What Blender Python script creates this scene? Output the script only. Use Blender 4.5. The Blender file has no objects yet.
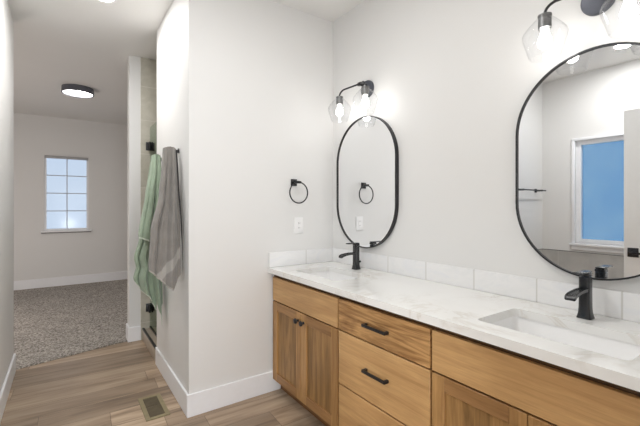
import bpy, bmesh, math, random
from mathutils import Vector, Matrix
random.seed(7)
PI = math.pi
S = bpy.context.scene
COL = S.collection

# ------------------------------------------------------------------ camera
W, H = 640, 426
cam_d = bpy.data.cameras.new('camera')
cam = bpy.data.objects.new('camera', cam_d)
COL.objects.link(cam)
cam_d.sensor_width = 36.0
cam_d.lens = 369.0 / W * 36.0
cam_d.shift_y = (207.0 - H / 2) / W
cam_d.clip_start = 0.02
cam.location = (0, 0, 1.31)
cam.rotation_euler = (PI / 2, 0, -math.radians(34.75))
S.camera = cam

# ------------------------------------------------------------------ world, exposure
wd = bpy.data.worlds.new('sky')
S.world = wd
wd.use_nodes = True
wn = wd.node_tree.nodes
wl = wd.node_tree.links
wn.clear()
w_out = wn.new('ShaderNodeOutputWorld')
w_bg = wn.new('ShaderNodeBackground')
w_tc = wn.new('ShaderNodeTexCoord')
w_sep = wn.new('ShaderNodeSeparateXYZ')
w_rmp = wn.new('ShaderNodeValToRGB')
w_mr = wn.new('ShaderNodeMapRange')
w_mr.inputs[1].default_value = -0.5
w_mr.inputs[2].default_value = 0.7
wl.new(w_tc.outputs['Generated'], w_sep.inputs[0])
wl.new(w_sep.outputs['Z'], w_mr.inputs[0])
wl.new(w_mr.outputs[0], w_rmp.inputs[0])
cr = w_rmp.color_ramp
cr.elements[0].position = 0.0
cr.elements[0].color = (0.62, 0.74, 0.95, 1)
cr.elements[1].position = 1.0
cr.elements[1].color = (0.42, 0.62, 0.95, 1)
e = cr.elements.new(0.45)
e.color = (0.72, 0.82, 0.98, 1)
wl.new(w_rmp.outputs[0], w_bg.inputs['Color'])
w_bg.inputs['Strength'].default_value = 0.95
wl.new(w_bg.outputs[0], w_out.inputs[0])

S.view_settings.view_transform = 'Standard'
S.view_settings.look = 'None'
S.view_settings.gamma = 1.0
S.view_settings.use_curve_mapping = False
S.view_settings.exposure = 0.08
S.cycles.use_denoising = True
S.cycles.max_bounces = 12
S.cycles.diffuse_bounces = 7
S.cycles.transparent_max_bounces = 16
S.cycles.sample_clamp_indirect = 6.0

P_BULB = 20.0        # emission strength of each vanity bulb
P_DOWN = 13.0        # watts of a recessed downlight
P_HALL = 14.0        # emission of the round flush light's diffuser
P_REAR = 62.0        # watts of the added fill light behind the doorway
P_PANEL = 34.0       # watts of the added fill panel outside the rear opening
P_BED = 29.0         # watts of the added, unseen bedroom fill light


def area_light(name, loc, size, watts, color=(1, 1, 1), rot=(0, 0, 0), spread=PI):
    d = bpy.data.lights.new(name, 'AREA')
    d.shape = 'DISK'
    d.size = size
    d.energy = watts
    d.color = color
    d.spread = spread
    o = bpy.data.objects.new(name, d)
    COL.objects.link(o)
    o.location = loc
    o.rotation_euler = rot
    return o


# added fill lights without fixtures, behind the camera's doorway and in the bedroom
def fill_point(name, loc, radius, watts, color):
    d = bpy.data.lights.new(name, 'POINT')
    d.shadow_soft_size = radius
    d.energy = watts
    d.color = color
    o = bpy.data.objects.new(name, d)
    COL.objects.link(o)
    o.location = loc


fill_point('rear_room_fill_light', (0.15, -0.62, 0.72), 0.18, P_REAR, (0.99, 0.995, 1.0))
fill_point('bedroom_fill_light', (-1.3, 5.1, 0.95), 0.15, P_BED, (1, 0.89, 0.83))

# added fill panel shining in through an invented opening in wall_rear
d = bpy.data.lights.new('rear_fill_panel', 'AREA')
d.shape = 'RECTANGLE'
d.size, d.size_y = 1.9, 1.5
d.energy = P_PANEL
d.color = (0.95, 0.975, 1.0)
o = bpy.data.objects.new('rear_fill_panel', d)
COL.objects.link(o)
o.location = (0.35, -3.14, 1.25)
o.rotation_euler = (PI / 2, 0, 0)

# ------------------------------------------------------------------ materials
MATS = {}


def lin(r, g, b):
    f = lambda c: (c / 255 / 12.92) if c / 255 <= 0.04045 else ((c / 255 + 0.055) / 1.055) ** 2.4
    return (f(r), f(g), f(b), 1.0)


class NT:
    def __init__(self, name):
        self.m = bpy.data.materials.new(name)
        self.m.use_nodes = True
        self.n = self.m.node_tree.nodes
        self.l = self.m.node_tree.links
        self.b = self.n['Principled BSDF']
        self.o = self.n['Material Output']
        MATS[name] = self.m

    def new(self, t, **kw):
        x = self.n.new(t)
        for k, v in kw.items():
            setattr(x, k, v)
        return x

    def coords(self, scale=(1, 1, 1), rot=(0, 0, 0), loc=(0, 0, 0), world=True):
        # world-anchored coordinates: Geometry position (metres)
        if world:
            g = self.new('ShaderNodeNewGeometry').outputs['Position']
        else:
            g = self.new('ShaderNodeTexCoord').outputs['Object']
        mp = self.new('ShaderNodeMapping')
        mp.inputs['Scale'].default_value = scale
        mp.inputs['Rotation'].default_value = rot
        mp.inputs['Location'].default_value = loc
        self.l.new(g, mp.inputs[0])
        return mp.outputs[0]

    def noise(self, co, scale, detail=3, rough=0.5, dist=0.0):
        x = self.new('ShaderNodeTexNoise')
        self.l.new(co, x.inputs['Vector'])
        x.inputs['Scale'].default_value = scale
        x.inputs['Detail'].default_value = detail
        x.inputs['Roughness'].default_value = rough
        x.inputs['Distortion'].default_value = dist
        return x.outputs['Fac']

    def ramp(self, fac, stops):
        x = self.new('ShaderNodeValToRGB')
        self.l.new(fac, x.inputs[0])
        c = x.color_ramp
        c.elements[0].position, c.elements[0].color = stops[0]
        c.elements[1].position, c.elements[1].color = stops[-1]
        for p, col in stops[1:-1]:
            c.elements.new(p).color = col
        return x.outputs[0]

    def mix(self, fac, a, b, mode='MIX'):
        x = self.new('ShaderNodeMix', data_type='RGBA', blend_type=mode)
        for sock, v in ((x.inputs[0], fac), (x.inputs[6], a), (x.inputs[7], b)):
            if hasattr(v, 'links'):
                self.l.new(v, sock)
            else:
                sock.default_value = v
        return x.outputs[2]

    def math(self, op, a, b=0.0):
        x = self.new('ShaderNodeMath', operation=op)
        for sock, v in ((x.inputs[0], a), (x.inputs[1], b)):
            if hasattr(v, 'links'):
                self.l.new(v, sock)
            else:
                sock.default_value = v
        return x.outputs[0]

    def base(self, v):
        if hasattr(v, 'links'):
            self.l.new(v, self.b.inputs['Base Color'])
        else:
            self.b.inputs['Base Color'].default_value = v

    def bump(self, h, strength, dist=0.01):
        x = self.new('ShaderNodeBump')
        x.inputs['Strength'].default_value = strength
        x.inputs['Distance'].default_value = dist
        self.l.new(h, x.inputs['Height'])
        self.l.new(x.outputs[0], self.b.inputs['Normal'])

    def set(self, rough=0.5, metal=0.0, spec=0.5):
        self.b.inputs['Roughness'].default_value = rough
        self.b.inputs['Metallic'].default_value = metal
        self.b.inputs['Specular IOR Level'].default_value = spec


def plain(name, col, rough=0.5, metal=0.0, spec=0.5, var=0.03, nscale=30):
    t = NT(name)
    c = t.coords()
    n = t.noise(c, nscale, 3)
    d = tuple(x * (1 - var) for x in col[:3]) + (1,)
    u = tuple(min(1, x * (1 + var)) for x in col[:3]) + (1,)
    t.base(t.ramp(n, [(0.3, d), (0.7, u)]))
    t.set(rough, metal, spec)
    return t.m


def painted(name, col, bump=0.12):
    t = NT(name)
    c = t.coords()
    n = t.noise(c, 2.0, 2)
    d = tuple(x * 0.985 for x in col[:3]) + (1,)
    t.base(t.ramp(n, [(0.3, d), (0.7, col)]))
    t.bump(t.noise(c, 160, 4), bump, 0.002)
    t.set(0.55, 0, 0.35)
    return t.m


M_WALL = painted('wall_paint', (0.757, 0.755, 0.746, 1))
M_CEIL = painted('ceiling_paint', (0.80, 0.795, 0.78, 1), 0.2)
M_TRIM = plain('white_trim', (0.86, 0.87, 0.895, 1), 0.35, var=0.01)
M_WHITE = plain('white_plastic', (0.85, 0.85, 0.85, 1), 0.35, var=0.01)
M_CER = plain('white_ceramic', (0.90, 0.90, 0.90, 1), 0.12, var=0.01)
M_BLACK = plain('matte_black_metal', (0.012, 0.012, 0.014, 1), 0.38, 0.0, 0.5, var=0.1)
M_BLACKF = plain('black_faucet_metal', (0.014, 0.015, 0.017, 1), 0.26, 0.0, 0.6, var=0.1)
M_GREYMETAL = plain('grey_brushed_metal', (0.20, 0.20, 0.20, 1), 0.4, 0.8, var=0.05)
M_PLATE = plain('slate_metal', (0.085, 0.09, 0.11, 1), 0.42, 0.4, var=0.05)
M_CHROME = plain('chrome', (0.7, 0.7, 0.7, 1), 0.12, 1.0, var=0.02)
M_BRASS = plain('antique_brass', (0.30, 0.255, 0.15, 1), 0.5, 0.35, var=0.08)
M_BRASSD = plain('brown_vent_louvre', (0.15, 0.12, 0.075, 1), 0.6, 0.2, var=0.1)
M_DARK = plain('dark_recess', (0.02, 0.015, 0.01, 1), 0.8)
M_DOORP = plain('door_paint', (0.70, 0.70, 0.69, 1), 0.4, var=0.01)
M_TRIMB = plain('dark_edge_trim', (0.03, 0.03, 0.03, 1), 0.4)
M_TOEK = plain('toe_kick_wood', lin(120, 84, 50), 0.6, var=0.15)


def emit(name, col, strength):
    t = NT(name)
    t.n.remove(t.b)
    x = t.new('ShaderNodeEmission')
    x.inputs[0].default_value = col
    x.inputs[1].default_value = strength
    t.l.new(x.outputs[0], t.o.inputs[0])
    return t.m


M_BULB = emit('lit_bulb', (1, 0.975, 0.94, 1), P_BULB)
M_DIFF = emit('lit_diffuser', (1, 0.98, 0.95, 1), P_HALL)
M_DOWN = emit('lit_downlight', (1, 0.98, 0.95, 1), 12.0)


def thin_glass(name, tint, f=1.0, rough=0.02):
    t = NT(name)
    t.n.remove(t.b)
    a = t.new('ShaderNodeBsdfTransparent')
    a.inputs[0].default_value = tint
    g = t.new('ShaderNodeBsdfGlossy')
    g.inputs['Roughness'].default_value = rough
    fr = t.new('ShaderNodeLayerWeight')          # same from both sides of a thin pane
    fr.inputs[0].default_value = 0.5
    p = t.math('POWER', fr.outputs['Facing'], 4.0)
    m = t.new('ShaderNodeMath', operation='MULTIPLY_ADD')
    m.inputs[1].default_value = 0.55 * f
    m.inputs[2].default_value = 0.025 * f
    t.l.new(p, m.inputs[0])
    x = t.new('ShaderNodeMixShader')
    t.l.new(m.outputs[0], x.inputs[0])
    t.l.new(a.outputs[0], x.inputs[1])
    t.l.new(g.outputs[0], x.inputs[2])
    t.l.new(x.outputs[0], t.o.inputs[0])
    return t.m


M_GLASS = thin_glass('clear_lamp_glass', (0.985, 0.987, 0.99, 1), 0.75)
M_SHGL = thin_glass('shower_glass', (0.88, 0.92, 0.89, 1), 0.25)
M_PANE = thin_glass('bright_window_glass', (0.90, 0.92, 0.93, 1), 0.3, 0.1)


def frosted(name, tints):
    t = NT(name)
    t.n.remove(t.b)
    c = t.coords()
    n = t.noise(c, 2.2, 2, 0.5)
    a = t.new('ShaderNodeBsdfTransparent')
    t.l.new(t.ramp(n, tints), a.inputs[0])
    g = t.new('ShaderNodeBsdfGlossy')
    g.inputs['Roughness'].default_value = 0.3
    x = t.new('ShaderNodeMixShader')
    x.inputs[0].default_value = 0.06
    t.l.new(a.outputs[0], x.inputs[1])
    t.l.new(g.outputs[0], x.inputs[2])
    t.l.new(x.outputs[0], t.o.inputs[0])
    return t.m


M_FROST = frosted('blue_privacy_glass', [(0.3, (0.47, 0.66, 0.80, 1)), (0.7, (0.56, 0.72, 0.82, 1))])


def mirror_mat():
    t = NT('mirror_silver')
    t.b.inputs['Base Color'].default_value = (0.90, 0.91, 0.92, 1)
    t.set(0.0, 1.0)
    return t.m


M_MIRROR = mirror_mat()


def wood(name, axis, light, dark, seed=0.0, contrast=1.0, figure=1.2):
    """alder boards, grain running along the given axis ('y' or 'z')"""
    t = NT(name)
    k = {'y': (9.0, 0.75, 9.0), 'z': (9.0, 9.0, 0.75)}[axis]
    c = t.coords(scale=k, loc=(seed, seed * 1.7, seed * 0.6))
    n1 = t.noise(c, 1.6, 4, 0.55, figure)
    k2 = {'y': (60, 3, 60), 'z': (60, 60, 3)}[axis]
    n2 = t.noise(t.coords(scale=k2, loc=(seed, 0, 0)), 2.5, 3, 0.6)
    n3 = t.noise(t.coords(loc=(seed, seed, seed)), 2.6, 2, 0.5)
    mid = tuple((a + b) / 2 for a, b in zip(light, dark))
    col = t.ramp(n1, [(0.28, dark), (0.46, mid), (0.60, light), (0.8, mid)])
    fine = t.ramp(n2, [(0.30, (0.82, 0.80, 0.76, 1)), (0.62, (1.05, 1.04, 1.03, 1))])
    col = t.mix(0.75 * contrast, col, fine, 'MULTIPLY')
    big = t.ramp(n3, [(0.3, (0.86, 0.84, 0.80, 1)), (0.7, (1.06, 1.05, 1.03, 1))])
    col = t.mix(0.8, col, big, 'MULTIPLY')
    t.base(col)
    t.bump(n2, 0.08, 0.001)
    t.set(0.42, 0, 0.4)
    return t.m


WL, WD = lin(202, 163, 114), lin(180, 140, 93)
M_WOODH = wood('alder_horizontal_grain', 'y', WL, WD, 0.0)
M_WOODH2 = wood('alder_figured_grain', 'y', lin(204, 162, 110), lin(124, 84, 46), 3.3, 1.2, 4.0)
M_WOODV = wood('alder_vertical_grain', 'z', lin(186, 146, 96), lin(142, 104, 62), 1.3)
M_WOODP = wood('alder_door_panel', 'z', lin(172, 134, 86), lin(114, 86, 52), 5.1, 1.2)
M_WOODB = wood('alder_carcass', 'y', lin(96, 69, 42), lin(74, 52, 31), 2.2)


def plank_floor():
    t = NT('vinyl_plank_floor')
    c = t.coords(rot=(0, 0, math.radians(2.0)))
    # every row of planks starts at its own random place
    sx = t.new('ShaderNodeSeparateXYZ')
    t.l.new(c, sx.inputs[0])
    row = t.math('FLOOR', t.math('DIVIDE', sx.outputs[1], 0.18))
    wn_ = t.new('ShaderNodeTexWhiteNoise', noise_dimensions='1D')
    t.l.new(t.math('ADD', row, 0.37), wn_.inputs['W'])
    cx_ = t.new('ShaderNodeCombineXYZ')
    t.l.new(t.math('ADD', sx.outputs[0], t.math('MULTIPLY', wn_.outputs['Value'], 1.22)), cx_.inputs[0])
    t.l.new(sx.outputs[1], cx_.inputs[1])
    c = cx_.outputs[0]
    br = t.new('ShaderNodeTexBrick')
    br.offset = 0.0
    t.l.new(c, br.inputs['Vector'])
    br.inputs['Color1'].default_value = (0, 0, 0, 1)
    br.inputs['Color2'].default_value = (1, 1, 1, 1)
    br.inputs['Mortar'].default_value = (0.5, 0.5, 0.5, 1)
    br.inputs['Scale'].default_value = 1.0
    br.inputs['Mortar Size'].default_value = 0.0012
    br.inputs['Brick Width'].default_value = 1.22
    br.inputs['Row Height'].default_value = 0.18
    sep = t.new('ShaderNodeSeparateColor')
    t.l.new(br.outputs['Color'], sep.inputs[0])
    cell = sep.outputs[0]
    # shift the grain per plank
    vm = t.new('ShaderNodeVectorMath', operation='ADD')
    cb = t.new('ShaderNodeCombineXYZ')
    t.l.new(t.math('MULTIPLY', cell, 13.0), cb.inputs[0])
    t.l.new(t.math('MULTIPLY', cell, 7.0), cb.inputs[1])
    t.l.new(c, vm.inputs[0])
    t.l.new(cb.outputs[0], vm.inputs[1])
    mp = t.new('ShaderNodeMapping')
    mp.inputs['Scale'].default_value = (0.9, 9.0, 1)
    t.l.new(vm.outputs[0], mp.inputs[0])
    g1 = t.noise(mp.outputs[0], 1.5, 4, 0.6, 0.6)
    mp2 = t.new('ShaderNodeMapping')
    mp2.inputs['Scale'].default_value = (3.0, 70.0, 1)
    t.l.new(vm.outputs[0], mp2.inputs[0])
    g2 = t.noise(mp2.outputs[0], 2.0, 3, 0.6)
    col = t.ramp(g1, [(0.30, lin(136, 117, 98)), (0.50, lin(174, 153, 131)), (0.72, lin(196, 177, 154))])
    tone = t.ramp(cell, [(0.0, (0.68, 0.67, 0.66, 1)), (1.0, (1.15, 1.14, 1.12, 1))])
    col = t.mix(1.0, col, tone, 'MULTIPLY')
    fine = t.ramp(g2, [(0.3, (0.86, 0.85, 0.84, 1)), (0.65, (1.03, 1.03, 1.03, 1))])
    col = t.mix(0.7, col, fine, 'MULTIPLY')
    col = t.mix(br.outputs['Fac'], col, lin(92, 76, 64))
    t.base(col)
    t.set(0.42, 0, 0.4)
    return t.m


M_FLOOR = plank_floor()


def carpet_mat():
    t = NT('speckled_carpet')
    c = t.coords()
    n1 = t.noise(c, 62, 3, 0.8)
    n2 = t.noise(c, 5.0, 3, 0.6)
    col = t.ramp(n1, [(0.34, lin(96, 92, 88)), (0.46, lin(160, 154, 147)), (0.56, lin(196, 190, 182)), (0.66, lin(236, 232, 226))])
    tone = t.ramp(n2, [(0.3, (0.86, 0.86, 0.86, 1)), (0.7, (1.05, 1.05, 1.05, 1))])
    t.base(t.mix(1.0, col, tone, 'MULTIPLY'))
    t.bump(n1, 0.8, 0.02)
    t.set(0.95, 0, 0.1)
    return t.m


M_CARPET = carpet_mat()


def quartz():
    t = NT('white_quartz')
    c = t.coords(rot=(0, 0, 0.5))
    n = t.noise(c, 2.2, 6, 0.6, 1.6)
    ridge = t.math('ABSOLUTE', t.math('SUBTRACT', n, 0.5))
    vein = t.ramp(ridge, [(0.0, (1, 1, 1, 1)), (0.035, (0, 0, 0, 1))])
    n2 = t.noise(c, 3.1, 3, 0.5, 0.5)
    mask = t.ramp(n2, [(0.42, (0, 0, 0, 1)), (0.62, (1, 1, 1, 1))])
    cloud = t.ramp(n2, [(0.3, (0.86, 0.86, 0.845, 1)), (0.7, (0.80, 0.797, 0.78, 1))])
    sep = t.new('ShaderNodeMath', operation='MULTIPLY')
    for i, s in enumerate((vein, mask)):
        b = t.new('ShaderNodeRGBToBW')
        t.l.new(s, b.inputs[0])
        t.l.new(b.outputs[0], sep.inputs[i])
    f = t.math('MULTIPLY', sep.outputs[0], 0.30)
    t.base(t.mix(f, cloud, lin(176, 160, 136)))
    t.set(0.14, 0, 0.5)
    return t.m


M_QUARTZ = quartz()


def marble_tile(axis):
    t = NT('white_marble_tile_' + axis)
    c = t.coords()
    sep = t.new('ShaderNodeSeparateXYZ')
    t.l.new(c, sep.inputs[0])
    off, s = (0.0, sep.outputs[0 if axis == 'x' else 1])
    origin = 1.5015 if axis == 'x' else 1.4305
    fr = t.math('FRACT', t.math('DIVIDE', t.math('ADD', s, 31.0 - origin), 0.31))
    d = t.math('MINIMUM', fr, t.math('SUBTRACT', 1.0, fr))
    g = t.ramp(d, [(0.006, (1, 1, 1, 1)), (0.013, (0, 0, 0, 1))])
    n = t.noise(t.coords(scale=(1, 1, 2.5), rot=(0.3, 0.2, 0)), 4.0, 5, 0.6, 1.2)
    col = t.ramp(n, [(0.34, lin(231, 232, 233)), (0.5, lin(237, 237, 237)), (0.62, lin(233, 234, 236))])
    t.base(t.mix(g, col, lin(208, 207, 203)))
    t.set(0.3, 0, 0.5)
    return t.m


M_MTX, M_MTY = marble_tile('x'), marble_tile('y')


def big_tile(name, u, v, uw, vh, u0, v0, c1, c2, grout):
    t = NT(name)
    c = t.coords()
    sep = t.new('ShaderNodeSeparateXYZ')
    t.l.new(c, sep.inputs[0])
    ds = []
    for ax, w, o in ((u, uw, u0), (v, vh, v0)):
        fr = t.math('FRACT', t.math('DIVIDE', t.math('ADD', sep.outputs['xyz'.index(ax)], 40 * w - o), w))
        d = t.math('MINIMUM', fr, t.math('SUBTRACT', 1.0, fr))
        ds.append(t.math('MULTIPLY', d, w))
    g = t.ramp(t.math('MINIMUM', ds[0], ds[1]), [(0.0015, (1, 1, 1, 1)), (0.0035, (0, 0, 0, 1))])
    n = t.noise(c, 5.0, 5, 0.65, 0.8)
    t.base(t.mix(g, t.ramp(n, [(0.35, c1), (0.65, c2)]), grout))
    t.set(0.35, 0, 0.5)
    return t.m


M_SHT = big_tile('beige_shower_tile', 'x', 'z', 0.61, 0.333, 0.25, 2.5, lin(176, 172, 158), lin(196, 192, 180), lin(212, 209, 200))
M_SHTY = big_tile('beige_shower_side_tile', 'y', 'z', 0.61, 0.333, 2.6, 2.5, lin(176, 172, 158), lin(196, 192, 180), lin(212, 209, 200))
M_TUBT = big_tile('grey_tub_tile', 'y', 'x', 0.61, 0.61, 0.1, 0.1, lin(178, 177, 174), lin(192, 191, 188), lin(205, 204, 200))
M_CURB = plain('tan_curb_tile', lin(176, 164, 148), 0.4, var=0.06, nscale=8)


def towel_mat(name, col, hi, band=None):
    t = NT(name)
    c = t.coords()
    n = t.noise(c, 14, 4, 0.6)
    dk = tuple(x * 0.82 for x in col[:3]) + (1,)
    cc = t.ramp(n, [(0.3, dk), (0.7, col)])
    uv = t.new('ShaderNodeUVMap')
    uv.uv_map = 'cloth'
    sep = t.new('ShaderNodeSeparateXYZ')
    t.l.new(uv.outputs[0], sep.inputs[0])
    # u = distance (m) to the woven hem edge, v = distance to the border
    hem = t.ramp(sep.outputs[1], [(0.006, (1, 1, 1, 1)), (0.012, (0, 0, 0, 1))])
    cc = t.mix(hem, cc, hi)
    if band:
        a = t.ramp(sep.outputs[0], [(band[0], (0, 0, 0, 1)), (band[0] + 0.006, (1, 1, 1, 1)),
                                    (band[1] - 0.006, (1, 1, 1, 1)), (band[1], (0, 0, 0, 1))])
        cc = t.mix(t.math('MULTIPLY', a, 0.55), cc, hi)
    t.base(cc)
    t.bump(t.noise(c, 260, 3), 0.5, 0.004)
    t.set(0.95, 0, 0.1)
    if 'Sheen Weight' in t.b.inputs:
        t.b.inputs['Sheen Weight'].default_value = 0.25
    return t.m


M_TGREY = towel_mat('grey_terry', lin(142, 138, 133), lin(186, 182, 177), (0.085, 0.135))
M_TGREEN = towel_mat('sage_terry', lin(152, 168, 148), lin(212, 220, 208))
M_EDGE_SHADE = plain('dark_grey_edge_shade', lin(48, 47, 48), 0.9, var=0.1)  # dark tone painted in for the shade at the towel edge

# ------------------------------------------------------------------ mesh helpers


def bx(bm, x0, x1, y0, y1, z0, z1, bev=0.0, seg=2):
    x0, x1 = sorted((x0, x1))
    y0, y1 = sorted((y0, y1))
    z0, z1 = sorted((z0, z1))
    r = bmesh.ops.create_cube(bm, size=1.0)
    vs = r['verts']
    for v in vs:
        v.co = Vector((x0 if v.co.x < 0 else x1, y0 if v.co.y < 0 else y1, z0 if v.co.z < 0 else z1))
    if bev > 0:
        es = list({e for v in vs for e in v.link_edges})
        bmesh.ops.bevel(bm, geom=es, offset=bev, segments=seg, affect='EDGES', profile=0.5)


def box(*a, bev=0.0, seg=2):
    bm = bmesh.new()
    bx(bm, *a, bev=bev, seg=seg)
    return bm


def tube(bm, pts, r, n=12, cap=True):
    """round bar swept along points; r number or list"""
    pts = [Vector(p) for p in pts]
    rs = r if isinstance(r, (list, tuple)) else [r] * len(pts)
    prev = None
    rings = []
    for i, p in enumerate(pts):
        if i == 0:
            d = pts[1] - p
        elif i == len(pts) - 1:
            d = p - pts[i - 1]
        else:
            d = (pts[i + 1] - p).normalized() + (p - pts[i - 1]).normalized()
        d.normalize()
        if prev is None:
            up = Vector((0, 0, 1)) if abs(d.z) < 0.9 else Vector((1, 0, 0))
            a = d.cross(up).normalized()
        else:
            a = (prev - d * prev.dot(d)).normalized()
        prev = a
        b = d.cross(a)
        rings.append([bm.verts.new(p + (a * math.cos(2 * PI * k / n) + b * math.sin(2 * PI * k / n)) * rs[i]) for k in range(n)])
    for A, B in zip(rings, rings[1:]):
        for k in range(n):
            bm.faces.new((A[k], A[(k + 1) % n], B[(k + 1) % n], B[k]))
    if cap:
        bm.faces.new(rings[0][::-1])
        bm.faces.new(rings[-1])


def lathe(bm, prof, c=(0, 0, 0), axis='z', n=32, cap0=False, cap1=False):
    """prof: list of (radius, height)"""
    c = Vector(c)
    rings = []
    for r, h in prof:
        ring = []
        for k in range(n):
            a = 2 * PI * k / n
            u, v = r * math.cos(a), r * math.sin(a)
            p = {'z': (u, v, h), 'x': (h, u, v), 'y': (v, h, u)}[axis]
            ring.append(bm.verts.new(c + Vector(p)))
        rings.append(ring)
    for A, B in zip(rings, rings[1:]):
        for k in range(n):
            bm.faces.new((A[k], A[(k + 1) % n], B[(k + 1) % n], B[k]))
    if cap0:
        bm.faces.new(rings[0][::-1])
    if cap1:
        bm.faces.new(rings[-1])


def torus(bm, c, R, r, n=48, m=10, axis='y'):
    c = Vector(c)
    vs = []
    for i in range(n):
        a = 2 * PI * i / n
        row = []
        for j in range(m):
            b = 2 * PI * j / m
            rr = R + r * math.cos(b)
            p = (rr * math.cos(a), r * math.sin(b), rr * math.sin(a))
            if axis == 'z':
                p = (p[0], p[2], p[1])
            row.append(bm.verts.new(c + Vector(p)))
        vs.append(row)
    for i in range(n):
        for j in range(m):
            bm.faces.new((vs[i][j], vs[i][(j + 1) % m], vs[(i + 1) % n][(j + 1) % m], vs[(i + 1) % n][j]))


def smoothen(bm, ang=40):
    bm.normal_update()
    for f in bm.faces:
        f.smooth = True
    for e in bm.edges:
        if len(e.link_faces) == 2 and e.calc_face_angle(0) > math.radians(ang):
            e.smooth = False


def world_loc(o):
    v = Vector((0, 0, 0))
    while o is not None:
        v += o.location
        o = o.parent
    return v


def obj(name, bm, mat, parent=None, smooth=True, label=None):
    """link a bmesh given in world coordinates as ONE mesh object"""
    bmesh.ops.recalc_face_normals(bm, faces=bm.faces)
    if smooth:
        smoothen(bm)
    off = world_loc(parent)
    if parent is None:
        lo = Vector([min(v.co[i] for v in bm.verts) for i in range(3)])
        hi = Vector([max(v.co[i] for v in bm.verts) for i in range(3)])
        off = Vector(((lo.x + hi.x) / 2, (lo.y + hi.y) / 2, lo.z))
    bmesh.ops.translate(bm, verts=bm.verts, vec=-off)
    me = bpy.data.meshes.new(name)
    bm.to_mesh(me)
    bm.free()
    me.materials.append(mat)
    o = bpy.data.objects.new(name, me)
    COL.objects.link(o)
    o.parent = parent
    if parent is None:
        o.location = off
    if label:
        o['label'] = label
    return o


def tag(o, label, cat, group=None, kind=None):
    o['label'] = label
    o['category'] = cat
    if group:
        o['group'] = group
    if kind:
        o['kind'] = kind
    return o


def thing(name, label, cat, loc, group=None):
    o = bpy.data.objects.new(name, None)
    o.empty_display_size = 0.05
    COL.objects.link(o)
    o.location = loc
    return tag(o, label, cat, group)


def struct(name, bm, mat, parent=None, label=None, cat=None):
    o = obj(name, bm, mat, parent, smooth=False)
    if parent is None:
        o['kind'] = 'structure'
        if label:
            o['label'] = label
        if cat:
            o['category'] = cat
    return o


def copy_tree(o, parent=None, loc=None, label=None):
    c = o.copy()
    COL.objects.link(c)
    c.parent = parent
    if loc is not None:
        c.location = loc
    if label:
        c['label'] = label
    for ch in list(o.children):
        copy_tree(ch, c)
    return c


# ------------------------------------------------------------------ the setting
XB, YA, XT, XL = 1.763, 2.36, 0.64, -0.33     # vanity wall, ring wall, towel wall, left wall
YE0, YE1 = 0.05, 0.18                         # entry wall the camera stands in
CZ = 2.785
XW, YALC = -1.21, 2.105                        # window wall, alcove end wall
YB = 7.45                                     # bedroom far wall

# floors
struct('floor', box(-1.33, 1.90, -3.0, 4.02, -0.10, 0.0), M_FLOOR, label='brown wood-look plank floor of the bathroom', cat='floor')
bm = bmesh.new()
poly = [(-2.6, 3.826), (-0.33, 3.826), (0.51, 4.042), (2.2, 4.042), (2.2, 7.6), (-2.6, 7.6)]
lo = [bm.verts.new((x, y, -0.10)) for x, y in poly]
hi = [bm.verts.new((x, y, 0.010)) for x, y in poly]
bm.faces.new(hi)
bm.faces.new(lo[::-1])
for i in range(6):
    j = (i + 1) % 6
    bm.faces.new((lo[i], lo[j], hi[j], hi[i]))
struct('floor_bedroom', bm, M_CARPET, label='speckled grey brown carpet of the room beyond the doorway', cat='carpet')

# ceiling (one slab)
struct('ceiling', box(-2.6, 2.2, -3.0, 7.6, CZ, CZ + 0.1), M_CEIL, label='painted ceiling', cat='ceiling')

# walls
struct('wall_right', box(XB, XB + 0.13, YE1 - 0.13, YA + 0.12, 0, CZ), M_WALL)
struct('wall_back', box(XT, XB, YA, YA + 0.12, 0, CZ), M_WALL)
struct('wall_shower', box(XT, XT + 0.12, YA + 0.12, 3.33, 0, CZ), M_WALL)
struct('wall_shower_right', box(1.72, 1.84, YA + 0.12, 4.0, 0, CZ), M_SHTY)
struct('wall_shower_far', box(0.520, 2.2, 4.0, 4.12, 0, CZ), M_WALL)
struct('trim_shower_tile', box(0.62, 1.72, 3.988, 4.0, 0.0, CZ), M_SHT)
struct('wall_left', box(XL - 0.12, XL, YALC, 3.81, 0, CZ), M_WALL)
struct('wall_alcove', box(XW, XL - 0.12, YALC, YALC + 0.12, 0, CZ), M_WALL)
struct('wall_bedroom_near', box(-2.6, XL - 0.12, 3.69, 3.81, 0, CZ), M_WALL)
struct('wall_bedroom_left', box(-2.72, -2.6, 3.69, 7.6, 0, CZ), M_WALL)
struct('wall_bedroom_right', box(2.2, 2.32, 4.0, 7.6, 0, CZ), M_WALL)


def wall_with_hole(name, axis, a0, a1, p0, p1, h):
    """wall spanning a0..a1 along x (axis 'x') or y with a hole h=(b0,b1,z0,z1); p0..p1 its thickness"""
    bm = bmesh.new()
    b0, b1, z0, z1 = h
    for u0, u1, w0, w1 in ((a0, b0, 0, CZ), (b1, a1, 0, CZ), (b0, b1, 0, z0), (b0, b1, z1, CZ)):
        if axis == 'x':
            bx(bm, u0, u1, p0, p1, w0, w1)
        else:
            bx(bm, p0, p1, u0, u1, w0, w1)
    bmesh.ops.remove_doubles(bm, verts=bm.verts, dist=1e-5)
    return struct(name, bm, M_WALL)


FW = (-0.262, 0.345, 0.925, 2.15)            # bedroom window hole (x, z)
TW = (0.78, 1.762, 0.910, 2.045)               # tub window hole (y, z)
wall_with_hole('wall_bedroom_far', 'x', -2.6, 2.2, YB, YB + 0.15, FW)
wall_with_hole('wall_window', 'y', -3.0, YALC + 0.12, XW - 0.14, XW, TW)
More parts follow.
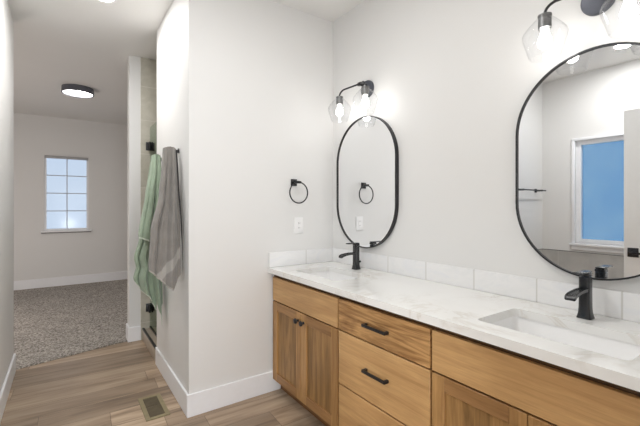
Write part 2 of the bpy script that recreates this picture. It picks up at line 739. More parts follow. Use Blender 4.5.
# entry wall with the doorway the camera stands in
OX0, OX1 = -0.27, 0.71
bm = bmesh.new()
bx(bm, XW, OX0, YE0, YE1, 0, CZ)
bx(bm, OX1, XB, YE0, YE1, 0, CZ)
bx(bm, OX0, OX1, YE0, YE1, 2.13, CZ)
struct('wall_entry', bm, M_WALL)
wall_with_hole('wall_rear', 'x', XW, 1.9, -3.12, -3.0, (-0.65, 1.35, 0.45, 2.05))  # unseen opening, made up to admit the added fill panel's light
struct('wall_rear_right', box(1.9, 2.02, -3.0, YE0, 0, CZ), M_WALL)

# baseboards
BH, BT = 0.142, 0.014


def base(name, x0, x1, y0, y1):
    return struct(name, box(x0, x1, y0, y1, 0.0, BH, bev=0.003, seg=1), M_TRIM)


base('baseboard_back', XT - BT, 1.285, YA - BT, YA)
base('baseboard_shower', XT - BT, XT, YA, 3.315)
base('baseboard_left', XL, XL + BT, YALC, 3.81)
struct('baseboard_bedroom_far', box(-2.6, 2.2, YB - BT, YB, 0.01, 0.155, bev=0.003, seg=1), M_TRIM)
base('baseboard_doorway', 0.520 - BT, 0.622, 4.0 - BT, 4.0)
struct('baseboard_bedroom_side', box(0.520 - BT, 0.520, 4.0, 4.12, 0.01, BH + 0.01), M_TRIM)

# tile splash of the tub alcove and its dark top edge
bm = box(XW, XW + 0.012, YE1, YALC, 0, 0.808)
bx(bm, XW + 0.012, XL - 0.12, YALC - 0.012, YALC, 0, 0.808)
struct('trim_tub_tile', bm, M_TUBT)
bm = box(XW, XW + 0.014, YE1, YALC, 0.808, 0.814)
bx(bm, XW + 0.012, XL - 0.12, YALC - 0.014, YALC, 0.808, 0.814)
struct('trim_tub_edge', bm, M_GREYMETAL)

# ---- windows
x0, x1, z0, z1 = FW
yf = YB + 0.035
win = thing('window_1', 'white gridded bedroom window with blue daylight behind', 'window', ((x0 + x1) / 2, yf, z0))
win['kind'] = 'structure'
bm = bmesh.new()
t = 0.028
bx(bm, x0, x0 + t, yf - 0.02, yf + 0.03, z0, z1)
bx(bm, x1 - t, x1, yf - 0.02, yf + 0.03, z0, z1)
bx(bm, x0 + t, x1 - t, yf - 0.02, yf + 0.03, z0, z0 + t)
bx(bm, x0 + t, x1 - t, yf - 0.02, yf + 0.03, z1 - t, z1)
obj('window_frame', bm, M_TRIM, win, False)
bm = bmesh.new()
xm = (x0 + x1) / 2
bx(bm, xm - 0.007, xm + 0.007, yf - 0.012, yf + 0.012, z0 + t, z1 - t)
for k in range(1, 4):
    zz = z0 + t + (z1 - z0 - 2 * t) * k / 4
    bx(bm, x0 + t, xm - 0.007, yf - 0.010, yf + 0.010, zz - 0.007, zz + 0.007)
    bx(bm, xm + 0.007, x1 - t, yf - 0.010, yf + 0.010, zz - 0.007, zz + 0.007)
obj('muntin', bm, plain('grey_muntin', (0.50, 0.53, 0.58, 1), 0.4), win, False)
obj('pane', box(x0 + t, x1 - t, yf + 0.014, yf + 0.018, z0 + t, z1 - t), M_PANE, win, False)
obj('blind_headrail', box(x0 + 0.004, x1 - 0.004, YB - 0.035, YB + 0.012, z1 - 0.045, z1 - 0.004, bev=0.003), plain('grey_headrail', (0.42, 0.42, 0.43, 1), 0.5), win)
bm = box(x0 - 0.045, x1 + 0.045, YB - 0.04, YB + 0.012, z0 - 0.028, z0, bev=0.004)
obj('window_sill', bm, M_TRIM, win)
obj('sill_apron', box(x0 - 0.04, x1 + 0.04, YB - 0.020, YB, z0 - 0.043, z0 - 0.0285), plain('grey_sill_apron', (0.16, 0.15, 0.15, 1), 0.5), win)

y0, y1, z0, z1 = TW
xf = XW - 0.06
win = thing('window_2', 'blue privacy glass window with white casing reflected in the right mirror', 'window', (xf, (y0 + y1) / 2, z0))
win['kind'] = 'structure'
bm = bmesh.new()
t = 0.045
bx(bm, xf - 0.03, xf + 0.03, y0, y0 + t, z0, z1)
bx(bm, xf - 0.03, xf + 0.03, y1 - t, y1, z0, z1)
bx(bm, xf - 0.03, xf + 0.03, y0 + t, y1 - t, z0, z0 + t)
bx(bm, xf - 0.03, xf + 0.03, y0 + t, y1 - t, z1 - t, z1)
obj('window_frame', bm, M_TRIM, win, False)
obj('pane', box(xf - 0.012, xf - 0.006, y0 + t, y1 - t, z0 + t, z1 - t), M_FROST, win, False)
bm = bmesh.new()
bx(bm, XW, XW + 0.016, y1, y1 + 0.030, z0, z1, bev=0.002)
bx(bm, XW, XW + 0.016, y0 - 0.030, y0, z0, z1, bev=0.002)
bx(bm, XW, XW + 0.016, y0 - 0.030, y1 + 0.030, z1, z1 + 0.030, bev=0.002)
obj('casing', bm, M_TRIM, win)
obj('window_sill', box(XW - 0.03, XW + 0.045, y0 - 0.045, y1 + 0.045, z0 - 0.026, z0, bev=0.004), M_TRIM, win)
obj('sill_apron', box(XW, XW + 0.014, y0 - 0.030, y1 + 0.030, z0 - 0.075, z0 - 0.026, bev=0.002), M_TRIM, win)

# ---- door seen in the right mirror: leaf open against the tub alcove
DX1 = -0.232
dr = thing('door_1', 'white door standing open, with black square lever set', 'door', (DX1 - 0.018, 0.62, 0.0))
dr['kind'] = 'structure'
obj('door_leaf', box(DX1 - 0.036, DX1, 0.19, 1.050, 0.012, 2.085, bev=0.002), M_DOORP, dr)
h = obj('door_handle', box(DX1, DX1 + 0.008, 0.955, 1.025, 0.912, 0.985, bev=0.002), M_BLACK, dr)
bm = bmesh.new()
tube(bm, [(DX1 + 0.006, 0.992, 0.945), (DX1 + 0.045, 0.992, 0.945)], 0.010)
bx(bm, DX1 + 0.036, DX1 + 0.048, 0.875, 1.002, 0.938, 0.954, bev=0.003)
obj('lever', bm, M_BLACK, h)

# ------------------------------------------------------------------ shower
obj_c = obj('shower_curb', box(XT - 0.006, XT + 0.13, 3.331, 3.987, 0.0, 0.105, bev=0.002), M_CURB)
tag(obj_c, 'tan tiled shower curb on the floor below the glass door', 'curb')
obj('edge_strip', box(XT - 0.0075, XT + 0.012, 3.331, 3.987, 0.105, 0.117), M_TRIMB, None).name = 'edge_strip'
es = bpy.data.objects['edge_strip']
wl_ = world_loc(es)
es.parent = obj_c
es.location = wl_ - obj_c.location
es['label'] = 'dark metal strip along the curb edge'

GX = 0.705
sd = thing('shower_door', 'clear glass shower door with black hinges beside the towels', 'shower door', (GX, 3.66, 0.118))
obj('glass_panel', box(GX - 0.005, GX + 0.005, 3.345, 3.975, 0.128, 2.10, bev=0.001, seg=1), M_SHGL, sd)
for zc in (1.912, 0.312):
    bm = bmesh.new()
    bx(bm, GX - 0.040, GX + 0.040, 3.978, 3.9875, zc - 0.040, zc + 0.040, bev=0.002)
    bx(bm, GX - 0.018, GX - 0.0055, 3.925, 3.978, zc - 0.040, zc + 0.040, bev=0.002)
    bx(bm, GX + 0.0055, GX + 0.018, 3.925, 3.978, zc - 0.040, zc + 0.040, bev=0.002)
    obj('hinge', bm, M_BLACK, sd, label='square black wall hinge')
obj('door_sweep', box(GX - 0.008, GX + 0.008, 3.345, 3.975, 0.118, 0.1279), M_TRIMB, sd)

# ------------------------------------------------------------------ vanity
CX = 1.217          # cabinet face plane (front of doors and drawers)
BX = CX + 0.020     # carcass face
Z0, Z1 = 0.09, 0.845


def shaker_door(parent, ya, yb, z0, z1, knob_y, knob_z, label=None):
    """recessed panel door; ya > yb"""
    w = 0.058
    bm = bmesh.new()
    bx(bm, CX, BX - 0.001, ya - w, ya, z0, z1, bev=0.0015, seg=1)
    bx(bm, CX, BX - 0.001, yb, yb + w, z0, z1, bev=0.0015, seg=1)
    d = obj('door', bm, M_WOODV, parent, label=label)
    bm = bmesh.new()
    for za, zb in ((z0, z0 + w), (z1 - w, z1)):
        obj('door_rail', box(CX, BX - 0.001, yb + w, ya - w, za, zb, bev=0.0015, seg=1), M_WOODH3, d)
    obj('door_panel', box(CX + 0.010, BX - 0.002, yb + w, ya - w, z0 + w, z1 - w), M_WOODP, d)
    bm = bmesh.new()
    lathe(bm, [(0.009, 0.0), (0.0065, -0.004), (0.0065, -0.013), (0.0145, -0.016), (0.0175, -0.021), (0.0155, -0.027), (0.009, -0.030)],
          (CX, knob_y, knob_z), 'x', 20, True, True)
    obj('knob', bm, M_BLACK, d, label='small black round knob')
    return d


M_WOODH3 = wood('alder_rail_grain', 'y', lin(170, 130, 86), lin(138, 102, 64), 7.7)


def carcass(root, ya, yb):
    bm = bmesh.new()
    t = 0.018
    bx(bm, BX, XB - 0.002, ya - t, ya, Z0, Z1)
    bx(bm, BX, XB - 0.002, yb, yb + t, Z0, Z1)
    bx(bm, BX, XB - 0.002, yb + t, ya - t, Z0, Z0 + t)
    bx(bm, XB - 0.012, XB - 0.002, yb + t, ya - t, Z0 + t, Z1)
    # face frame rails
    bx(bm, BX, BX + t, yb + t, ya - t, Z1 - 0.045, Z1)
    bx(bm, BX, BX + t, yb + t, ya - t, 0.630, 0.670)
    bx(bm, BX, BX + t, yb + t, ya - t, Z0 + t, Z0 + t + 0.02)
    obj('carcass', bm, M_WOODB, root, False)
    obj('toe_kick', box(1.288, 1.306, yb, ya, 0.0, Z0 - 0.0005), M_TOEK, root, False)


G = 0.0055


def sink_cabinet(label, ya, yb, filler_a=0.0, filler_b=0.0, kz=0.592):
    root = thing('sink_cabinet', label, 'cabinet', (1.49, (ya + yb) / 2, 0.0), 'vanity cabinets')
    carcass(root, ya, yb)
    a, b = ya - filler_a - G, yb + filler_b + G
    obj('false_front', box(CX, BX - 0.001, b, a, 0.6535, 0.8155, bev=0.0015, seg=1), M_WOODH, root)
    mid = (a + b) / 2
    shaker_door(root, a, mid + 0.0018, Z0 + 0.002, 0.6458, mid + 0.032, kz)
    shaker_door(root, mid - 0.0018, b, Z0 + 0.002, 0.6458, mid - 0.032, kz)
    return root


Y_A, Y_B, Y_C, Y_D = YA - 0.0005, 1.584, 0.970, YE1 + 0.012
sink_cabinet('wooden sink cabinet against the towel ring wall, below the far sink', Y_A, Y_B, 0.014)
sink_cabinet('wooden sink cabinet at the near right end, below the near sink', Y_C - 0.0004, Y_D, 0.0, 0.02, 0.578)

root = thing('drawer_cabinet', 'wooden three-drawer cabinet between the two sink cabinets', 'cabinet', (1.49, (Y_B + Y_C) / 2, 0.0), 'vanity cabinets')
carcass(root, Y_B - 0.0004, Y_C)


def drawer(z0, z1, mat, pull):
    d = obj('drawer', box(CX, BX - 0.001, Y_C + G, Y_B - G, z0, z1, bev=0.0015, seg=1), mat, root)
    if pull:
        yc = (Y_B + Y_C) / 2 + 0.005
        bm = bmesh.new()
        bx(bm, CX - 0.030, CX - 0.020, yc - 0.079, yc + 0.079, pull - 0.007, pull + 0.007, bev=0.002)
        bx(bm, CX - 0.024, CX, yc + 0.065, yc + 0.079, pull - 0.007, pull + 0.007, bev=0.0015)
        bx(bm, CX - 0.024, CX, yc - 0.079, yc - 0.065, pull - 0.007, pull + 0.007, bev=0.0015)
        obj('handle', bm, M_BLACK, d, label='black bar pull')


drawer(0.6535, 0.8155, M_WOODH2, 0.735)
drawer(0.3650, 0.6458, M_WOODH, 0.513)
drawer(Z0 + 0.002, 0.3570, M_WOODH, 0.228)

# countertop with two sink cut-outs
CT0, CT1 = 0.846, 0.880
CFX = 1.186
HX0, HX1 = 1.293, 1.578
HOLES = [(1.702, 2.168), (0.352, 0.820)]


def rrect(x0, x1, y0, y1, r, n=5):
    pts = []
    for cx, cy, a0 in ((x1 - r, y1 - r, 0), (x0 + r, y1 - r, PI / 2), (x0 + r, y0 + r, PI), (x1 - r, y0 + r, 1.5 * PI)):
        for k in range(n + 1):
            a = a0 + PI / 2 * k / n
            pts.append((cx + r * math.cos(a), cy + r * math.sin(a)))
    return pts


bm = bmesh.new()
loops = [[(CFX, YE1 + 0.001), (XB - 0.001, YE1 + 0.001), (XB - 0.001, YA - 0.001), (CFX, YA - 0.001)]]
loops += [rrect(HX0, HX1, a, b, 0.022) for a, b in HOLES]
edges = []
for lp in loops:
    vs = [bm.verts.new((x, y, CT1)) for x, y in lp]
    for i in range(len(vs)):
        edges.append(bm.edges.new((vs[i], vs[(i + 1) % len(vs)])))
bmesh.ops.triangle_fill(bm, use_beauty=True, use_dissolve=False, edges=edges)
r = bmesh.ops.extrude_face_region(bm, geom=bm.faces[:])
bmesh.ops.translate(bm, verts=[v for v in r['geom'] if isinstance(v, bmesh.types.BMVert)], vec=(0, 0, CT0 - CT1))
ct = obj('countertop', bm, M_QUARTZ, None, smooth=False)
tag(ct, 'white quartz countertop with faint veins across the wooden vanity', 'countertop')

# backsplash, one row of tiles on each wall
b1 = obj('backsplash', box(CFX, XB - 0.0125, YA - 0.0115, YA - 0.0005, CT1 + 0.0005, 0.986, bev=0.0015, seg=1), M_MTX)
tag(b1, 'short white tile backsplash below the towel ring wall', 'backsplash')
b2 = obj('backsplash', box(XB - 0.0115, XB - 0.0005, YE1 + 0.001, YA - 0.001, CT1 + 0.0005, 0.986, bev=0.0015, seg=1), M_MTY)
tag(b2, 'long white tile backsplash below the two mirrors', 'backsplash')


# sinks
def make_sink(label, ya, yb):
    root = thing('sink', label, 'sink', ((HX0 + HX1) / 2, (ya + yb) / 2, 0.72), 'undermount sinks')
    bm = bmesh.new()
    rings = []
    for (grow, z, r) in ((0.020, CT0 - 0.001, 0.04), (0.004, CT0 - 0.001, 0.026), (0.003, 0.83, 0.026), (-0.006, 0.78, 0.03), (-0.016, 0.748, 0.04), (-0.045, 0.733, 0.045), (-0.10, 0.728, 0.035)):
        p = rrect(HX0 - grow, HX1 + grow, ya - grow, yb + grow, r)
        rings.append([bm.verts.new((x, y, z)) for x, y in p])
    for A, B in zip(rings, rings[1:]):
        n = len(A)
        for k in range(n):
            bm.faces.new((A[k], A[(k + 1) % n], B[(k + 1) % n], B[k]))
    bm.faces.new(rings[-1])
    b = obj('basin', bm, M_CER, root)
    so = b.modifiers.new('thick', 'SOLIDIFY')
    so.thickness = 0.008
    so.offset = -1
    bm = bmesh.new()
    lathe(bm, [(0.030, 0.7292), (0.030, 0.7315), (0.022, 0.7325), (0.020, 0.7305)], ((HX0 + HX1) / 2, (ya + yb) / 2, 0), 'z', 28, True, True)
    obj('drain', bm, M_BLACK, root, label='dark round drain')
    return root


make_sink('white undermount sink basin at the far end of the counter', *HOLES[0])
make_sink('white undermount sink basin at the near right of the counter', *HOLES[1])


# faucets
def make_faucet(label, y, x=1.662):
    root = thing('faucet', label, 'faucet', (x, y, CT1), 'bathroom faucets')
    bm = bmesh.new()
    # square column with rounded corners, flared foot
    rings = []
    for z, h in ((0.0, 0.0245), (0.004, 0.0245), (0.010, 0.0225), (0.022, 0.0205), (0.045, 0.0190), (0.10, 0.0185), (0.160, 0.0185)):
        p = rrect(x - h, x + h, y - h, y + h, 0.008, 4)
        rings.append([bm.verts.new((u, v, CT1 + z)) for u, v in p])
    for A, B in zip(rings, rings[1:]):
        n = len(A)
        for k in range(n):
            bm.faces.new((A[k], A[(k + 1) % n], B[(k + 1) % n], B[k]))
    bm.faces.new(rings[0][::-1])
    bm.faces.new(rings[-1])
    obj('column', bm, M_BLACKF, root)
    # broad open spout: arched channel that widens and drops at the lip
    bm = bmesh.new()
    prof = [(0.012, 0.100, 0.116, 0.016), (-0.018, 0.102, 0.117, 0.016), (-0.060, 0.103, 0.117, 0.0165), (-0.095, 0.100, 0.114, 0.017),
            (-0.120, 0.094, 0.110, 0.018), (-0.134, 0.088, 0.104, 0.0185), (-0.138, 0.087, 0.098, 0.0185)]
    rings = []
    for dx, zb, zt, w in prof:
        c = (zt - zb) * 0.25
        pts = [(-w + 0.003, zb), (w - 0.003, zb), (w, zb + c), (w, zt), (w - 0.004, zt), (w - 0.005, zt - 0.004),
               (-w + 0.005, zt - 0.004), (-w + 0.004, zt), (-w, zt), (-w, zb + c)]
        rings.append([bm.verts.new((x + dx, y + a, CT1 + b)) for a, b in pts])
    for A, B in zip(rings, rings[1:]):
        n = len(A)
        for k in range(n):
            bm.faces.new((A[k], A[(k + 1) % n], B[(k + 1) % n], B[k]))
    bm.faces.new(rings[0][::-1])
    bm.faces.new(rings[-1])
    obj('spout', bm, M_BLACKF, root)
    # flat lever cap on top
    bm = bmesh.new()
    bx(bm, x - 0.0185, x + 0.0185, y - 0.0185, y + 0.0185, CT1 + 0.162, CT1 + 0.176, bev=0.003)
    bx(bm, x - 0.080, x + 0.0185, y - 0.0165, y + 0.0165, CT1 + 0.1765, CT1 + 0.183, bev=0.0025)
    obj('lever', bm, M_BLACKF, root)
    bm = bmesh.new()
    tube(bm, [(x + 0.017, y, CT1 + 0.05), (x + 0.034, y, CT1 + 0.05)], 0.0035)
    lathe(bm, [(0.004, 0.026), (0.0075, 0.030), (0.0075, 0.038), (0.004, 0.042)], (x, y, CT1 + 0.05), 'x', 16, True, True)
    obj('pop_up_knob', bm, M_BLACKF, root)
    return root


make_faucet('black square column faucet behind the far sink, below the left mirror', 1.957)
make_faucet('black square column faucet behind the near sink, below the right mirror', 0.589)


# mirrors
def pill(y, z, w, h, n=36):
    pts = []
    for i in range(n + 1):
        a = PI * i / n
        pts.append((y + w * math.cos(a), z + (h - w) + w * math.sin(a)))
    for i in range(n + 1):
        a = PI + PI * i / n
        pts.append((y + w * math.cos(a), z - (h - w) + w * math.sin(a)))
    return pts


def make_mirror(label, yc, zc=1.484, w=0.310, h=0.4635):
    root = thing('mirror', label, 'mirror', (XB, yc, zc - h), 'pill shaped mirrors')
    bm = bmesh.new()
    f = 0.0065
    xf, xb = XB - 0.030, XB - 0.001
    loops = []
    for ww, hh, x in ((w, h, xb), (w, h, xf), (w - f, h - f, xf), (w - f, h - f, xf + 0.016)):
        loops.append([bm.verts.new((x, a, b)) for a, b in pill(yc, zc, ww, hh)])
    for A, B in zip(loops, loops[1:]):
        n = len(A)
        for k in range(n):
            bm.faces.new((A[k], A[(k + 1) % n], B[(k + 1) % n], B[k]))
    bm.faces.new(loops[0][::-1])
    bm.faces.new(loops[-1])
    obj('frame', bm, M_BLACK, root, label='thin black pill shaped frame')
    bm = bmesh.new()
    A = [bm.verts.new((xf + 0.0155, a, b)) for a, b in pill(yc, zc, w - f - 0.0002, h - f - 0.0002)]
    B = [bm.verts.new((xf + 0.008, a, b)) for a, b in pill(yc, zc, w - f - 0.0002, h - f - 0.0002)]
    n = len(A)
    bm.faces.new(B)
    bm.faces.new(A[::-1])
    for k in range(n):
        bm.faces.new((A[k], A[(k + 1) % n], B[(k + 1) % n], B[k]))
    obj('mirror_glass', bm, M_MIRROR, root, smooth=False)
    return root


make_mirror('left pill shaped mirror in black frame, nearest the towel ring wall', 1.964)
make_mirror('right pill shaped mirror in black frame, reflecting the blue window', 0.586)


# vanity lights
def make_vanity_light(label, yc, zc=2.140, half=0.137):
    root = thing('vanity_light', label, 'wall lamp', (XB, yc, zc), 'two bulb vanity lights')
    bm = bmesh.new()
    lathe(bm, [(0.060, -0.0005), (0.060, -0.014), (0.057, -0.020), (0.050, -0.022)], (XB, yc, zc), 'x', 40, True, True)
    obj('canopy', bm, M_PLATE, root, label='round slate wall plate')
    XA = XB - 0.150
    bm = bmesh.new()
    tube(bm, [(XB - 0.020, yc, zc + 0.022), (XB - 0.075, yc, zc + 0.022)], 0.011, 14)
    bx(bm, XB - 0.088, XB - 0.070, yc - 0.017, yc + 0.017, zc + 0.010, zc + 0.034, bev=0.004)
    obj('hub', bm, M_BLACK, root)
    for s in (1, -1):
        y2 = yc + s * half
        # arm leaves the hub sideways and forward, then turns down at its end
        p0 = Vector((XB - 0.080, yc + s * 0.010, zc + 0.024))
        p1 = Vector((XA, y2 - s * 0.020, zc - 0.006))
        p2 = Vector((XA, y2, zc - 0.046))
        pts = [p0, p0.lerp(p1, 0.35), p0.lerp(p1, 0.7)]
        c0, c1 = p0.lerp(p1, 0.86), Vector((XA, y2, zc - 0.014))
        for i in range(9):
            tt = i / 8
            pts.append(c0 * (1 - tt) ** 2 + c1 * 2 * tt * (1 - tt) + p2 * tt * tt)
        bm = bmesh.new()
        tube(bm, pts, 0.0058, 12)
        obj('arm', bm, M_BLACK, root)
        zt = zc - 0.046
        bm = bmesh.new()
        lathe(bm, [(0.010, zt + 0.002), (0.0255, zt), (0.026, zt - 0.006), (0.0240, zt - 0.008), (0.0240, zt - 0.055), (0.015, zt - 0.056)], (XA, y2, 0), 'z', 28, True, True)
        obj('socket', bm, M_GREYMETAL, root, label='grey cylindrical lamp socket')
        bm = bmesh.new()
        zs = zt - 0.012
        prof = [(0.0265, zs), (0.040, zs - 0.012), (0.062, zs - 0.036), (0.079, zs - 0.058), (0.083, zs - 0.070), (0.081, zs - 0.084),
                (0.070, zs - 0.120), (0.059, zs - 0.156), (0.055, zs - 0.163)]
        inner = [(r - 0.0022, z) for r, z in prof[::-1]]
        lathe(bm, prof + inner, (XA, y2, 0), 'z', 40)
        obj('glass_shade', bm, M_GLASS, root, label='clear faceted glass shade')
        bm = bmesh.new()
        zb = zt - 0.057
        lathe(bm, [(0.013, zb), (0.0135, zb - 0.012), (0.018, zb - 0.025), (0.024, zb - 0.043), (0.026, zb - 0.056), (0.022, zb - 0.070), (0.012, zb - 0.078), (0.002, zb - 0.080)],
              (XA, y2, 0), 'z', 24, True, True)
        obj('bulb', bm, M_BULB, root, label='lit white bulb')
    return root


make_vanity_light('two bulb black vanity light with glass shades above the left mirror', 1.944)
make_vanity_light('two bulb black vanity light with glass shades above the right mirror', 0.578)

# ------------------------------------------------------------------ things on the towel ring wall
tr = thing('towel_ring', 'black towel ring on the wall above the outlet plate', 'towel ring', (1.400, YA, 1.41))
obj('wall_plate', box(1.374, 1.424, YA - 0.009, YA - 0.0003, 1.466, 1.516, bev=0.002), M_BLACK, tr)
bm = bmesh.new()
bx(bm, 1.390, 1.408, YA - 0.052, YA - 0.008, 1.482, 1.500, bev=0.002)
bx(bm, 1.386, 1.430, YA - 0.062, YA - 0.044, 1.482, 1.500, bev=0.003)
obj('post', bm, M_BLACK, tr)
bm = bmesh.new()
torus(bm, (1.412, YA - 0.053, 1.415), 0.076, 0.0048)
obj('ring', bm, M_BLACK, tr)

ol = thing('outlet_plate', 'white rectangular outlet plate on the wall below the towel ring', 'outlet', (1.442, YA, 1.115))
obj('cover_plate', box(1.404, 1.480, YA - 0.007, YA - 0.0003, 1.114, 1.231, bev=0.0025), M_WHITE, ol)
bm = box(1.425, 1.459, YA - 0.0095, YA - 0.007, 1.139, 1.206, bev=0.001, seg=1)
face = obj('receptacle', bm, M_WHITE, ol)
for zc in (1.190, 1.155):
    for xs in (1.4355, 1.4475):
        obj('slot', box(xs - 0.001, xs + 0.001, YA - 0.0099, YA - 0.0095, zc - 0.005, zc + 0.005), M_TRIMB, face, False)


# ------------------------------------------------------------------ towels and their hooks
def make_hook(label, y, z):
    root = thing('robe_hook', label, 'hook', (XT, y, z), 'black robe hooks')
    obj('wall_plate', box(XT - 0.008, XT - 0.0003, y - 0.013, y + 0.013, z - 0.015, z + 0.015, bev=0.002), M_BLACK, root)
    bm = bmesh.new()
    tube(bm, [(XT - 0.006, y, z), (XT - 0.032, y, z), (XT - 0.048, y, z + 0.006), (XT - 0.055, y, z + 0.016)], [0.007, 0.006, 0.006, 0.006])
    lathe(bm, [(0.004, z + 0.012), (0.0085, z + 0.016), (0.0085, z + 0.022), (0.004, z + 0.025)], (XT - 0.055, y, 0), 'z', 14, True, True)
    obj('peg', bm, M_BLACK, root)
    return root


def interp(tab, v):
    if v >= tab[0][0]:
        return tab[0][1]
    for (a, x), (b, y) in zip(tab, tab[1:]):
        if v >= b:
            k = (a - v) / (a - b)
            k = k * k * (3 - 2 * k) * 0.5 + k * 0.5
            return x + (y - x) * k
    return tab[-1][1]


def drape(name, mat, yc, ztop, left, right, depth, bottom, folds, phase, hemdir, seed, cuts=70, n=120, back=0.05):
    """cloth hanging gathered from a hook: a closed, folded curtain of two layers.
    left/right: [(z, x)...] outline; bottom: [(frac, z)...] hem height; hemdir = (point, unit normal) of the woven hem (x, z)"""
    rnd = random.Random(seed)
    bm = bmesh.new()
    uvl = bm.loops.layers.uv.new('cloth')
    data = {}
    cols = []
    ph = [rnd.uniform(0, 6.28) for _ in range(6)]
    for k in range(n):
        th = 2 * PI * k / n
        f = (1 - math.cos(th)) / 2          # 0 left .. 1 right
        front = math.sin(th) < 0            # towards the camera side (-y)
        zb = [z for z in (0,)]
        bt = bottom
        for (a, za), (b, zb_) in zip(bt, bt[1:]):
            if a <= f <= b:
                zb = za + (zb_ - za) * (f - a) / (b - a)
                break
        if not front:
            zb = zb + back * abs(math.sin(th)) + 0.03 * math.sin(5 * f + ph[0])
        col = []
        for j in range(cuts + 1):
            t = j / cuts
            z = ztop + (zb - ztop) * t
            xl, xr = interp(left, z), interp(right, z)
            d = interp(depth, z)
            x = xl + (xr - xl) * f
            sy = math.sin(th)
            sy = math.copysign(abs(sy) ** 0.7, sy)
            y = interp(yc, z) + d * sy
            grow = min(1.0, (ztop - z) / 0.35)
            wob = 0
            for q, (fn, amp) in enumerate(folds):
                wob += amp * math.sin(2 * PI * fn * f + phase + ph[q + 1] + 0.9 * t * (q + 1))
            y += wob * (0.25 + 0.75 * grow) * (1 if front else 0.7)
            zz = z + (0.012 * (1 - abs(2 * f - 1) ** 2) if j == 0 else 0)
            v = bm.verts.new((x, y, zz))
            (px, pz), (nx, nz) = hemdir
            dist_h = (x - px) * nx + (z - pz) * nz
            data[v] = (max(0.0, dist_h) if front else 1.0, (z - zb))
            col.append(v)
        cols.append(col)
    for k in range(n):
        A, B = cols[k], cols[(k + 1) % n]
        for j in range(cuts):
            fc = bm.faces.new((A[j], B[j], B[j + 1], A[j + 1]))
            for lo in fc.loops:
                lo[uvl].uv = data[lo.vert]
    top = bm.faces.new([c[0] for c in cols])
    for lo in top.loops:
        lo[uvl].uv = (1, 1)
    o = obj(name, bm, mat)
    so = o.modifiers.new('cloth_thickness', 'SOLIDIFY')
    so.thickness = 0.005
    so.offset = 1
    return o


make_hook('black robe hook nearer the room corner, holding the grey towel', 2.60, 1.690)
make_hook('black robe hook nearer the shower, holding the green towel', 3.155, 1.690)

nrm = Vector((-0.76, 0.65)).normalized()
GREY_Y = [(1.70, 2.585), (1.45, 2.560), (1.20, 2.515), (0.9, 2.50)]
GREY_R = [(1.69, 0.614), (1.60, 0.616), (1.30, 0.619), (0.9, 0.622), (0.5, 0.622)]
tw = drape('towel', M_TGREY, GREY_Y, 1.693,
           [(1.69, 0.538), (1.60, 0.532), (1.386, 0.506), (1.172, 0.450), (0.917, 0.434), (0.5, 0.43)],
           GREY_R,
           [(1.69, 0.020), (1.62, 0.026), (1.40, 0.040), (1.10, 0.052), (0.80, 0.058)],
           [(0.0, 0.915), (0.35, 0.845), (0.68, 0.787), (0.84, 0.83), (1.0, 0.885)],
           [(1.5, 0.018), (3.2, 0.012), (6.0, 0.004)], 0.4,
           ((0.563, 0.789), (nrm.x, nrm.y)), 3)
tag(tw, 'grey bath towel hanging in front, on the wall nearer the room corner', 'towel', 'bath towels')
bm = bmesh.new()  # thin dark tube in place of the shade beside the grey towel
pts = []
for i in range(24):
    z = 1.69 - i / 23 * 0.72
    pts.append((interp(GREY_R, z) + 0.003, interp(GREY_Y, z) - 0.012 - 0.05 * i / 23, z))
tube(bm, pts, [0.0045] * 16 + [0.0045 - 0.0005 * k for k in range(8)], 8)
obj('edge_shade_strip', bm, M_EDGE_SHADE, tw, label='dark strip standing for shade along the edge of the towel')

GREEN_Y = [(1.70, 3.09), (1.45, 3.05), (1.1, 2.99), (0.4, 2.97)]
GREEN_R = [(1.70, 0.612), (1.40, 0.616), (0.9, 0.620), (0.4, 0.620)]
tw2 = drape('towel', M_TGREEN, [(z, y - 0.03) for z, y in GREEN_Y], 1.702,
            [(1.70, 0.556), (1.60, 0.545), (1.42, 0.508), (1.105, 0.449), (0.90, 0.44)],
            GREEN_R,
            [(1.70, 0.014), (1.62, 0.020), (1.40, 0.030), (1.10, 0.038), (0.80, 0.04)],
            [(0.0, 1.085), (0.3, 1.065), (0.65, 1.03), (1.0, 1.00)],
            [(1.8, 0.014), (3.6, 0.008), (6.5, 0.003)], 1.6,
            ((0.6, 0.40), (0.0, 1.0)), 8, back=0.02)
tag(tw2, 'pale green bath towel hanging behind the grey towel, beside the glass shower', 'towel', 'bath towels')
fold = drape('towel_fold', M_TGREEN, [(z, y + 0.055) for z, y in GREEN_Y], 1.66,
             [(1.66, 0.560), (1.50, 0.535), (1.20, 0.488), (1.06, 0.466), (0.93, 0.432), (0.86, 0.445), (0.78, 0.428), (0.70, 0.446), (0.60, 0.486), (0.4, 0.54)],
             GREEN_R,
             [(1.66, 0.012), (1.40, 0.022), (1.10, 0.034), (0.80, 0.050), (0.4, 0.05)],
             [(0.0, 0.76), (0.10, 0.70), (0.28, 0.66), (0.50, 0.56), (0.58, 0.53), (0.66, 0.60), (0.84, 0.405), (0.93, 0.47), (1.0, 0.58)],
             [(2.2, 0.022), (4.1, 0.013), (7.5, 0.004)], 2.4,
             ((0.6, 0.40), (0.0, 1.0)), 11, back=0.12)
o = world_loc(fold)
fold.parent = tw2
fold.location = o - tw2.location

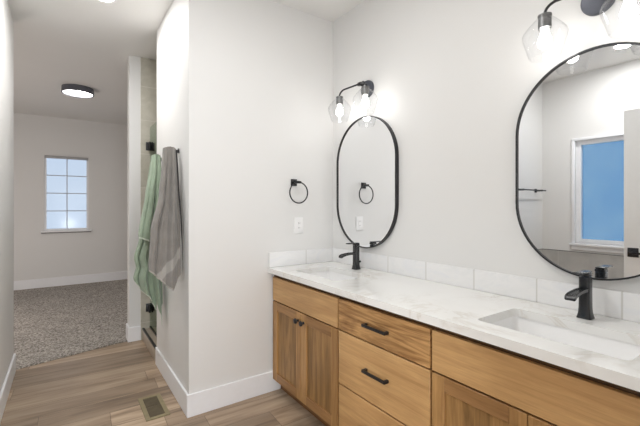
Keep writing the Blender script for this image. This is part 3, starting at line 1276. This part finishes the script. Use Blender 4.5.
# ------------------------------------------------------------------ floor register
vt = thing('floor_register', 'bronze floor vent register in the plank floor beside the towel wall', 'floor vent', (0.482, 2.61, 0.0))
bm = bmesh.new()
VX0, VX1, VY0, VY1 = 0.412, 0.552, 2.452, 2.768
q = 0.026
bx(bm, VX0, VX0 + q, VY0, VY1, 0.0005, 0.006, bev=0.0015, seg=1)
bx(bm, VX1 - q, VX1, VY0, VY1, 0.0005, 0.006, bev=0.0015, seg=1)
bx(bm, VX0 + q, VX1 - q, VY0, VY0 + q, 0.0005, 0.006, bev=0.0015, seg=1)
bx(bm, VX0 + q, VX1 - q, VY1 - q, VY1, 0.0005, 0.006, bev=0.0015, seg=1)
obj('frame', bm, M_BRASS, vt)
obj('duct_opening', box(VX0 + q, VX1 - q, VY0 + q, VY1 - q, 0.0004, 0.0012), M_DARK, vt, False)
bm = bmesh.new()
ym = (VY0 + VY1) / 2
bx(bm, VX0 + q, VX1 - q, ym - 0.006, ym + 0.006, 0.0012, 0.0048)
k = 0
yy = VY0 + q + 0.004
while yy < VY1 - q - 0.004:
    if abs(yy - ym) > 0.010:
        bx(bm, VX0 + q, VX1 - q, yy, yy + 0.0055, 0.0012, 0.0045)
    yy += 0.0095
obj('louvre', bm, M_BRASSD, vt, False)

# ------------------------------------------------------------------ towel bar in the tub alcove (seen in the right mirror)
tb = thing('towel_bar', 'thin black towel bar on the wall above the tub tile, seen in the mirror', 'towel bar', (-0.79, YALC, 1.50))
for x in (-1.035, -0.62):
    bm = box(x - 0.022, x + 0.022, YALC - 0.009, YALC - 0.0003, 1.478, 1.522, bev=0.002)
    bx(bm, x - 0.010, x + 0.010, YALC - 0.078, YALC - 0.008, 1.490, 1.510, bev=0.002)
    obj('post', bm, M_BLACK, tb)
bm = bmesh.new()
tube(bm, [(-1.125, YALC - 0.072, 1.50), (-0.49, YALC - 0.072, 1.50)], 0.0075)
obj('bar', bm, M_BLACK, tb)


# ------------------------------------------------------------------ ceiling lights
def downlight(label, x, y, watts=P_DOWN):
    root = thing('recessed_light', label, 'ceiling light', (x, y, CZ), 'recessed ceiling lights')
    bm = bmesh.new()
    lathe(bm, [(0.085, CZ - 0.0003), (0.084, CZ - 0.005), (0.062, CZ - 0.007), (0.060, CZ - 0.0003)], (x, y, 0), 'z', 40)
    obj('trim_ring', bm, M_WHITE, root)
    bm = bmesh.new()
    lathe(bm, [(0.0595, CZ - 0.0006), (0.0595, CZ - 0.0045)], (x, y, 0), 'z', 40, True, True)
    obj('lens', bm, M_DOWN, root, label='bright round lens')
    area_light('downlight_lamp', (x, y, CZ - 0.012), 0.11, watts, (1, 0.985, 0.965))


downlight('round recessed ceiling light near the top edge over the hall floor', 0.23, 2.985)
downlight('added, unseen round recessed ceiling light above the floor in front of the drawer cabinet', 0.70, 1.30, 9.0)  # extra fixture added to brighten counter and floor from above
downlight('round recessed ceiling light seen at the top of the right mirror', -0.695, 1.19)

HX, HY = 0.142, 5.47
hl = thing('flush_light', 'round flush ceiling light with dark rim in the carpeted room', 'ceiling light', (HX, HY, CZ))
bm = bmesh.new()
lathe(bm, [(0.150, CZ - 0.0003), (0.168, CZ - 0.002), (0.170, CZ - 0.074), (0.158, CZ - 0.075), (0.156, CZ - 0.045)], (HX, HY, 0), 'z', 56, True, False)
obj('rim', bm, plain('slate_rim_metal', (0.13, 0.135, 0.16, 1), 0.45, 0.2), hl, label='dark slate metal rim')
bm = bmesh.new()
lathe(bm, [(0.1555, CZ - 0.047), (0.1555, CZ - 0.058), (0.150, CZ - 0.062), (0.10, CZ - 0.064), (0.001, CZ - 0.065)], (HX, HY, 0), 'z', 56, True, True)
obj('diffuser', bm, M_DIFF, hl, label='glowing white diffuser disc')
